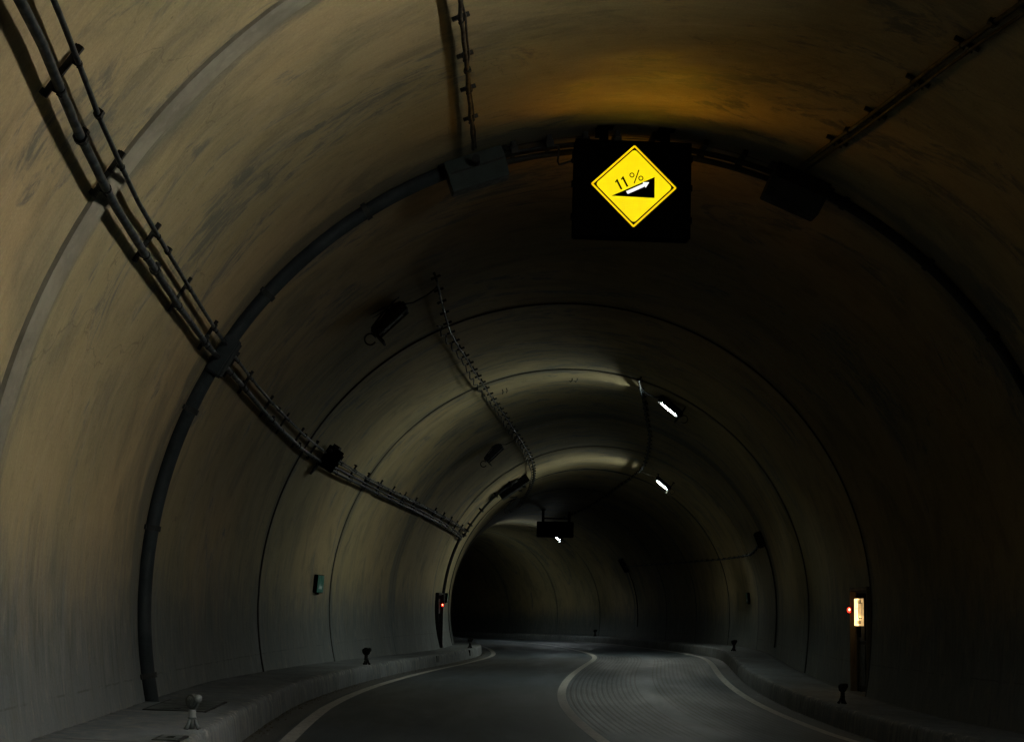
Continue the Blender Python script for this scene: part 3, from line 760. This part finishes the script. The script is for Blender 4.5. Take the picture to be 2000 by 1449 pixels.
# ------------------------------------------------------------------ tunnel lamps
def lamp(s,side,lit,label,tilt=39,lmat='lamp_on',a=None):
    a=a or (64 if side>0 else 123.5)
    x,z=sec(a,4.78); t=upright_frame(s,x,z)
    rot=Matrix.Rotation(math.radians(tilt*side),4,'Y')      # the glass looks across to the other wall
    f=t@rot
    rt_=thing('tunnel_lamp',label,'tunnel lamp',f,'tunnel lamps on the vault')
    w_,d_=.62,.46
    m=MB(); m.box(-w_/2,w_/2,-d_/2,d_/2,-.02,.10,None,.025); m.obj('housing','dark',rt_)
    m=MB(); m.box(-.205,.205,-d_/2+.09,d_/2-.09,-.040,-.018,None,.010); m.obj('lamp_glass',lmat if lit else 'lamp_off',rt_)
    if lit:
        m=MB(); m.box(-.235,.235,-d_/2+.055,d_/2-.055,-.034,-.019,None,.006); m.obj('glow_rim','lamp_halo',rt_)  # dim glowing rim added round the glass to imitate a soft halo
    m=MB()
    for a_,b_,c_,e_ in ((-w_/2+.02,w_/2-.02,-d_/2+.005,-d_/2+.03),(-w_/2+.02,w_/2-.02,d_/2-.03,d_/2-.005),(-w_/2+.02,-w_/2+.045,-d_/2+.005,d_/2-.005),(w_/2-.045,w_/2-.02,-d_/2+.005,d_/2-.005)):
        m.box(a_,b_,c_,e_,(-.17 if (a_>0)==(side>0) else -.045) if abs(a_-b_)<.1 else -.05,-.015)  # deep flange on one side added to keep light off the adjoining wall
    m.obj('glass_frame','dark',rt_)
    inv=f.inverted()
    for y in (-.14,.14):
        for xx,da in ((-w_/2+.04,3.4*side),(w_/2-.04,-3.4*side)):
            p1=Vector((xx,y,.10)); p2=inv@W(s+y,a+da,R+.02)
            m=MB(); m.tube([p1,(p1+p2)/2+Vector((0,0,.02)),p2],.016,6); m.box(p2.x-.05,p2.x+.05,p2.y-.05,p2.y+.05,p2.z-.02,p2.z+.005); m.obj('support_arm','dark',rt_)
    # end hook with the looped lead
    e=-side
    pts=[]
    for i in range(14):
        q=i/13*math.pi*1.6; pts.append(Vector((side*(w_/2+.09)-side*.08*math.cos(q),-d_/2,-.02+.08*math.sin(q))))
    m=MB(); m.tube(pts,.012,6); m.obj('lead_loop','dark',rt_)
    ac=aC(s) if side<0 else aR2(max(s,38))
    p2=inv@W(s-.1,ac,4.9); p1=Vector((-side*w_/2,0,.06)); mid=inv@W(s,(ac+a)/2,4.86)
    m=MB(); m.tube([p1,mid,mid.lerp(p2,.5)+Vector((0,0,-.02)),p2],.011,6); m.obj('lead','dark',rt_)
    return rt_
lamp(11.3,1,True,'near lit tunnel lamp on the right of the vault above the camera',40,'lamp_near')
lamp(39.6,1,True,'nearest visible lit white lamp, high on the right of the vault',39,'lamp_on',63.6)
lamp(62.1,1,True,'second lit white lamp, farther down the right of the vault below the first',39,'lamp_mid',61.7)
lamp(101.8,1,True,'farthest lit lamp, mostly hidden by the hanging message board',39,"lamp_dim",61.7)
lamp(26.0,-1,False,'nearest unlit grey lamp on the left of the vault, before the thin dark joint',44,'lamp_on',124)
lamp(49.6,-1,False,'second unlit grey lamp, midway along the left of the vault',44,'lamp_on',121.7)
lamp(71.0,-1,False,'farthest unlit lamp on the left, seen against the bright arch')
lamp(112,-1,True,'added lit lamp, unseen round the far bend on the left of the vault',39,'lamp_added',126)  # made-up lamp out of view, added to brighten the far bore
# anchors left in the crown
for i,(s,a) in enumerate(((39.8,89.9),(39.8,88.7),(40.3,107.8),(40.3,106.8))):
    pass
rt_=thing('anchor_bolts','pair of bent iron hooks left sticking out of the crown','hook',W(39.9,89.2,R))
for a in (89.9,88.6):
    f=wall_frame(39.9,a,R); m=MB(); m.tube([f@Vector(p) for p in ((0,0,-.02),(0,0,.10),(0,.03,.14),(.0,.06,.12))],.010,6); m.obj('hook','dark',rt_,True)
rt_=thing('anchor_bolts','pair of small iron hooks beside the wavy ceiling cable','hook',W(40.2,107.4,R))
for a in (108.0,106.9):
    f=wall_frame(40.2,a,R); m=MB(); m.tube([f@Vector(p) for p in ((0,0,-.02),(0,0,.10),(0,-.03,.14))],.010,6); m.obj('hook','dark',rt_,True)
# ------------------------------------------------------------------ boxes on the walls
f=wall_frame(32.3,148.6,R); rt_=thing('wall_box','square black box sitting on the conduit ladder of the left wall, with a strut below','box',f)
m=MB(); m.box(-.19,.19,-.21,.21,.05,.30,None,.01); m.obj('body','black',rt_)
sg=1 if (f.to_3x3()@Vector((1,0,0))).y>0 else -1
m=MB(); m.box(sg*.19-.004,sg*.19+.012,-.20,.20,.06,.29); m.obj('side_flange','grey',rt_)
m=MB(); m.prism([(-sg*.16,-.18),(sg*.02,-.20),(-sg*.12,-.42),(-sg*.18,-.42)],.02,.06); m.obj('strut','dark',rt_)
m=MB(); m.box(-.14,.14,.21,.26,.1,.22); m.tube([(-sg*.30,.12,.12),(-sg*.19,.12,.14)],.03,8); m.obj('cable_gland','dark',rt_)
def small_box(s,a,w_,h_,label,drop=None):
    f=wall_frame(s,a,R); rt_=thing('wall_box',label,'box',f)
    m=MB(); m.box(-w_/2,w_/2,-h_/2,h_/2,.02,.20,None,.015); m.obj('body','dark',rt_)
    m=MB(); m.box(-w_/2-.02,w_/2+.02,-.03,.03,0,.03); m.obj('mounting_strap','dark',rt_)
    m=MB(); m.box(-w_/2+.03,w_/2-.03,-h_/2+.03,h_/2-.03,.20,.21); m.obj('lid','black',rt_)
    if drop:
        m=MB(); pts=[W(s,aa,R-.03) for aa in drop]; m.tube(pts,.022,8); m.obj('down_pipe','dark',rt_,True)
    return rt_
small_box(48.3,21.6,.42,.42,'black box on the right wall where the strung cable begins',[21]+[float(a) for a in frange(18,0,3)]+[-t for t in frange(10,95,12)])
small_box(93.2,30,.55,.75,'far black box on the right wall where the strung cable ends',[30,24,18,12,6,0,-30,-60])
# riser and cabinet at the left bend
rt_=thing('cable_riser','bundle of black pipes climbing the vault from the conduit ladder at the bend','conduit',W(60.6,151,R))
for k,(o_,rd) in enumerate(((0,.03),(.14,.018),(.26,.022),(-.1,.014))):
    m=MB(); m.tube([W(60.6+o_,a,4.90) for a in frange(152.5,122,2)],rd,8); m.obj('conduit','dark',rt_,True,True)
for a in (151.5,149.5,147,140,132,125):
    f=wall_frame(60.7,a,R); m=MB(); m.box(-.22,.3,-.03,.03,0,.16,f); m.obj('clamp','dark',rt_,True)
m=MB(); ring_pipe(m,60.45,180,152,R-.05,.05); m.obj('down_pipe','dark',rt_,True,True)
f=wall_frame(61.4,125.0,R); rt_=thing('equipment_cabinet','dark equipment cabinet with pale angled plates on the left of the vault at the bend','cabinet',f)
sg=1 if (f.to_3x3()@Vector((1,0,0))).y>0 else -1
m=MB(); m.box(-.45,.45,-.50,.45,.06,.32,None,.02); m.obj('body','dark',rt_)
for yy,zz in ((.30,.36),(.12,.40),(-.25,.42)):
    m=MB(); mm=Matrix.Translation((-sg*.3,yy,zz))@Matrix.Rotation(math.radians(35),4,'X'); m.box(-.25,.25,-.02,.10 if yy>0 else .24,-.01,.01,mm); m.obj('plate','grey',rt_)
m=MB(); m.box(-.02,.02,.45,.62,.0,.30); m.obj('strut','dark',rt_)
# ------------------------------------------------------------------ hanging message board
f=upright_frame(90,0,5.02); f.translation=P(90,.34,5.27)
rt_=thing('message_board','black message board hanging from two posts in the far bore','sign',f)
m=MB(); m.box(-.89,.89,0,.35,-.38,.38,None,.02); m.obj('housing','black',rt_)
m=MB(); m.box(-.84,.84,-.01,.0,-.33,.33); m.obj('display','signblack',rt_)
m=MB(); m.box(-.60,.70,.1,.16,.50,.57); m.obj('cross_bar','black',rt_)
for x in (-.60,.68):
    m=MB(); m.box(x-.06,x+.06,.08,.2,.36,.98); m.box(x-.12,x+.12,.03,.25,.93,.98); m.obj('post','black',rt_)
# ------------------------------------------------------------------ green wall signs
def wall_sign(s,a,label,w_=.84,h_=.36,arrow=True):
    f=wall_frame(s,a,R); rt_=thing('exit_sign',label,'sign',f,'small signs on the walls')
    left=a>90; sg=1 if (f.to_3x3()@Vector((1,0,0))).y>0 else -1   # +X*sg is away from camera
    m=MB(); m.box(-w_/2,w_/2,-h_/2,h_/2,.0,.075,None,.006); m.obj('case','black' ,rt_)
    m=MB(); m.box(-w_/2+.012,w_/2-.012,-h_/2+.012,h_/2-.012,.075,.079); m.obj('face','green',rt_)
    X=lambda v: sg*v
    if arrow:
        m=MB(); m.prism([(X(-.24),-.10),(X(-.07),.01),(X(-.06),-.04),(X(.20),-.045),(X(.20),-.105)],.081,.083); m.obj('arrow','white',rt_)
    m=MB()
    for i,yy in enumerate((.09,.065,.03)):
        x0=-.02; 
        for k in range(5):
            m.box(min(X(x0),X(x0+.035)),max(X(x0),X(x0+.035)),yy-.006,yy+.006,.081,.083); x0+=.05
    m.obj('lettering','pale',rt_)
    m=MB(); m.prism([(X(-.20),.12),(X(-.13),.12),(X(-.10),.0),(X(-.17),.0)],.081,.083); m.obj('pictogram','pale',rt_)
    m=MB(); m.box(-.12,.06,-h_/2-.03,-h_/2,.0,.05); m.obj('mounting','black',rt_)
wall_sign(37.0,175.6,'small green direction sign with a white arrow on the left wall, before the bend')
wall_sign(62.6,176.5,'dark green direction sign just past the red light on the left wall',.55,.30)
wall_sign(60.3,5.0,'dim direction sign on the unlit right wall',.55,.34)
# ------------------------------------------------------------------ emergency niches
def niche(s0,s1,side,label,lit):
    sm=(s0+s1)/2; L2=(s1-s0)/2
    zb=-bank(sm)*side*4.9
    f=upright_frame(sm,side*4.96,zb)
    d=side; rt_=thing('emergency_niche',label,'emergency phone',f)
    dep=.50; top=(1.60 if side>0 else NTOP)-zb
    def bx(x0,x1,y0,y1,z0,z1,mm): mm.box(min(d*x0,d*x1),max(d*x0,d*x1),y0,y1,z0,z1)
    fr=-.04 if side>0 else -.08
    m=MB()
    bx(dep,dep+.05,-L2-.05,L2+.05,-.05,top+.05,m)
    bx(fr,dep,-L2-.05,-L2,-.05,top+.05,m); bx(fr,dep,L2,L2+.05,-.05,top+.05,m)
    bx(fr,dep,-L2,L2,top,top+.05,m); bx(-.12,dep,-L2,L2,-.06,.0,m)
    m.obj('recess','niche' if lit else 'dark',rt_)  # unlit recess takes a darker material to stand in for its shade
    x=.10
    for y0,y1 in ((-L2+.05,-.01),(.01,L2-.05)):
        m=MB(); bx(x,x+.03,y0,y1,.03,.86,m); dr=m.obj('door','dark',rt_)
        m=MB(); bx(x-.012,x,y0+.06,y1-.06,.12,.80,m); m.obj('door_panel','steel',dr)
    m=MB(); bx(x-.04,x-.01,-.05,-.03,.40,.55,m); m.obj('handle','steel',rt_)
    m=MB()
    bx(x-.03,x+.05,-L2,-L2+.05,0,top,m); bx(x-.03,x+.05,L2-.05,L2,0,top,m); bx(x-.02,x+.05,-L2+.05,L2-.05,top-.05,top,m); bx(x-.02,x+.05,-L2+.05,L2-.05,.86,.92,m)
    m.obj('frame','steel',rt_)
    z0,z1=1.01-zb,1.46-zb
    b0,b1=-.42,.46
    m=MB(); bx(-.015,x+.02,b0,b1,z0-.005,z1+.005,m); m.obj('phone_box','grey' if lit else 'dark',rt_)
    if lit:
        m=MB(); bx(-.022,-.015,.04,b1-.01,z0,z1,m); m.obj('light_panel','phone_lit',rt_)
        m=MB(); bx(-.022,-.015,b0+.01,.04,z0,z1,m); m.obj('side_panel','phone_side',rt_)
        xk=-.027
        m=MB()
        for y0,y1,a0,a1 in ((b0+.10,b0+.125,z0+.12,z1-.07),(.02,.045,z0+.12,z1-.07),(b0+.125,.02,z1-.08,z1-.07),(b0+.125,.02,z0+.12,z0+.13),(-.20,-.18,z1-.07,z1)): bx(xk,xk+.004,y0,y1,a0,a1,m)
        m.obj('panel_outline','phone_ink',rt_)
        m=MB(); g=random.Random(4)
        for zc in (z1-.05,z0+.055):
            y=.10
            for k in range(4):
                for t in range(3): bx(xk-.001,xk+.003,y,y+.055,zc-.018+t*.016,zc-.012+t*.016,m)
                bx(xk-.002,xk+.002,y+.02,y+.032,zc-.024,zc+.028,m); y-=.10
        m.obj('lettering','phone_ink',rt_)
        m=MB()
        bx(xk,xk+.003,.12,.34,z1-.17,z1-.164,m)
        m.obj('lettering','phone_ink',rt_)
    if lit:
        L=bpy.data.lights.new('panel_fill_light','POINT'); L.energy=1.1; L.color=(1.0,.62,.22); L.shadow_soft_size=0  # unseen point light added for the phone panel's warm spill
        o=bpy.data.objects.new('panel_fill_light',L); COL.objects.link(o); o.parent=rt_; o.location=(d*-.10,.15,1.25)
    yr=L2-.10; zr=1.27-zb
    m=MB(); m.tube([(d*.02,yr,zr),(d*-.05,yr,zr)],.03,10); m.obj('lamp_holder','dark',rt_)
    m=MB(); m.sphere((d*-.070,yr,zr),.040,14,(.95,.95,1.2)); gl=m.obj('red_lamp','red',rt_,smooth=True)
    m=MB(); m.sphere((d*-.072,yr-.034,zr+.008),.018,10,(1,.6,1.3)); m.obj('bulb_glow','redcore',gl,smooth=True)
    m=MB(); m.sphere((d*-.15,yr-.3,-.2),.001,4) if False else bx(-.03,.10,-L2+.02,L2-.02,top-.02,top-.005,m); m.obj('hood','dark',rt_)
    m=MB(); bx(-.01,x-.03,-.45,-.15,.88,z0-.02,m); m.obj('lower_box','dark',rt_)
niche(30.38,31.95,1,'recess on the right wall with a warm lit phone panel and a red lamp',True)
niche(57.9,59.5,-1,'dark recess on the left wall at the bend with only a red lamp lit',False)
# ------------------------------------------------------------------ kerb reflectors
def delineator(s,side,label,yaw=0.0,sc_=1.0,clean=True,o=None):
    p=walk_pt(s,(o if o else side*(3.95)),.003)
    f=Matrix.Translation(p)@Matrix.Rotation(yaw,4,'Z')@Matrix.Scale(sc_,4)
    rt_=thing('kerb_reflector',label,'reflector post',f,'reflector posts along the kerb')
    mt='zinc' if clean else 'dark'
    m=MB()
    # three splayed feet and a square base
    for q in (0.5,2.6,4.7):
        c,s_=math.cos(q),math.sin(q); m.tube([(c*.025,s_*.025,.075),(c*.04,s_*.04,.03),(c*.062,s_*.062,0.0)],[.014,.016,.02],6)
    m.tube([(0,0,0),(0,0,.085)],.022,10); m.obj('base',mt,rt_,smooth=True)
    m=MB(); m.tube([(0,0,.08),(0,0,.095),(0,0,.097),(0,0,.145),(0,0,.15)],[.034,.034,.030,.030,.026],14); m.obj('collar',mt,rt_,smooth=True)
    m=MB()
    pts=[]
    for i in range(13):
        q=math.pi*(1+i/12); pts.append((.058*math.cos(q),0,.205+.05*math.sin(q)))
    m.tube(pts,.012,8); m.obj('yoke',mt,rt_,smooth=True)
    # reflector head: drum with a dished lens each side
    m=MB(); m.tube([(0,-.028,.215),(0,-.024,.215),(0,.024,.215),(0,.028,.215)],[.040,.052,.052,.040],18); hd=m.obj('head',mt,rt_,smooth=False)
    for e,sg in ((1,-1),(2,1)):
        m=MB(); m.sphere((0,sg*.024,.215),.040,16,(1,.32,1)); m.obj('lens','mirror' if clean else 'dark',hd,smooth=True)
    m=MB(); m.sphere((-.058,0,.218),.02,10,(.6,1,1.6)); m.obj('pivot_cap',mt,rt_,smooth=True)
    m=MB(); m.sphere((.056,0,.232),.036,12,(.9,1,1)); m.obj('washer_cap',mt,rt_,smooth=True)
    return rt_
delineator(15.6,-1,'nearest grey kerb reflector on the left walkway, beside the steel cover plate',math.radians(-38),1.06)
delineator(37.0,-1,'blackened kerb reflector halfway along the left walkway',math.radians(-20),1.25,False)
delineator(59.0,-1,'blackened kerb reflector at the left bend',math.radians(10),1.15,False)
delineator(27.6,1,'blackened kerb reflector on the right walkway by the lit phone recess',math.radians(30),1.1,False,4.05)
delineator(54.2,1,'blackened kerb reflector farther along the right walkway',math.radians(20),1.2,False,4.1)
delineator(101.0,1,'far blackened kerb reflector at the end of the right walkway',0,1.4,False,4.3)
# thin rod that leans out of the nearest reflector base is only its shadow in the photo; nothing built
# ------------------------------------------------------------------ cover plate and drains
def plate(s0,s1,o0,o1,label):
    rt_=thing('cover_plate',label,'cover plate',walk_pt((s0+s1)/2,(o0+o1)/2,.006))
    V=[];F=[]
    q=[(s0,o0),(s1,o0),(s1,o1),(s0,o1)]
    V=[walk_pt(a,b,.0045) for a,b in q]+[walk_pt(a,b,.014) for a,b in q]
    F=[(4,5,6,7),(0,1,5,4),(1,2,6,5),(2,3,7,6),(3,0,4,7)]
    meshobj('plate',V,F,'plate',rt_,True)
    m=MB()
    for (a0,a1,b0,b1) in ((s0-.03,s0,o0-.03,o1+.03),(s1,s1+.03,o0-.03,o1+.03),(s0,s1,o0-.03,o0),(s0,s1,o1,o1+.03)):
        V=[walk_pt(a,b,h) for h in (-.004,.010) for a,b in ((a0,b0),(a1,b0),(a1,b1),(a0,b1))]; m.add(V,[(4,5,6,7),(0,1,5,4),(1,2,6,5),(2,3,7,6),(3,0,4,7)])
    m.obj('frame','dark',rt_,True)
    m=MB()
    for a in (s0+.2,s1-.2): 
        p=walk_pt(a,(o0+o1)/2,.015); m.box(p.x-.03,p.x+.03,p.y-.012,p.y+.012,p.z-.001,p.z+.002)
    m.obj('lifting_slot','black',rt_,True)
plate(18.0,19.9,-4.66,-4.12,'flat steel cover plate let into the left walkway behind the nearest reflector')
plate(14.2,14.7,-4.05,-3.90,'small blue-grey cover plate on the left walkway at the bottom of the frame')
def drain(s,label,w_=.28,h_=.16,mat='dark'):
    m=MB(); rt_=thing('kerb_drain',label,'drain',walk_pt(s,-WKL,-.18))
    V=[]
    for ss_ in (s-w_/2,s+w_/2):
        for o_,h in ((-WKL+.036,-.20),(-WKL+.028,-.20+h_),(-WKL-.05,-.20+h_),(-WKL-.05,-.20)): V.append(walk_pt(ss_,o_,h))
    m.add(V,[(0,1,5,4),(0,4,7,3),(1,2,6,5),(0,3,2,1),(4,5,6,7)]); m.obj('grate',mat,rt_,True)
    m=MB()
    for k in range(4):
        a=s-w_/2+.03+k*.07; V=[walk_pt(ss_,o_,h) for ss_ in (a,a+.02) for o_,h in ((-WKL+.044,-.19),(-WKL+.037,-.06),(-WKL+.030,-.06),(-WKL+.036,-.19))]
        m.add(V,[(0,1,5,4),(1,2,6,5),(0,4,7,3)])
    m.obj('bar','plate',rt_,True)
drain(48.5,'square brown drain grating in the left kerb face before the bend',.55,.17,'steel')
drain(57.0,'narrow black drain slot in the left kerb face at the bend',.30,.17,'black')
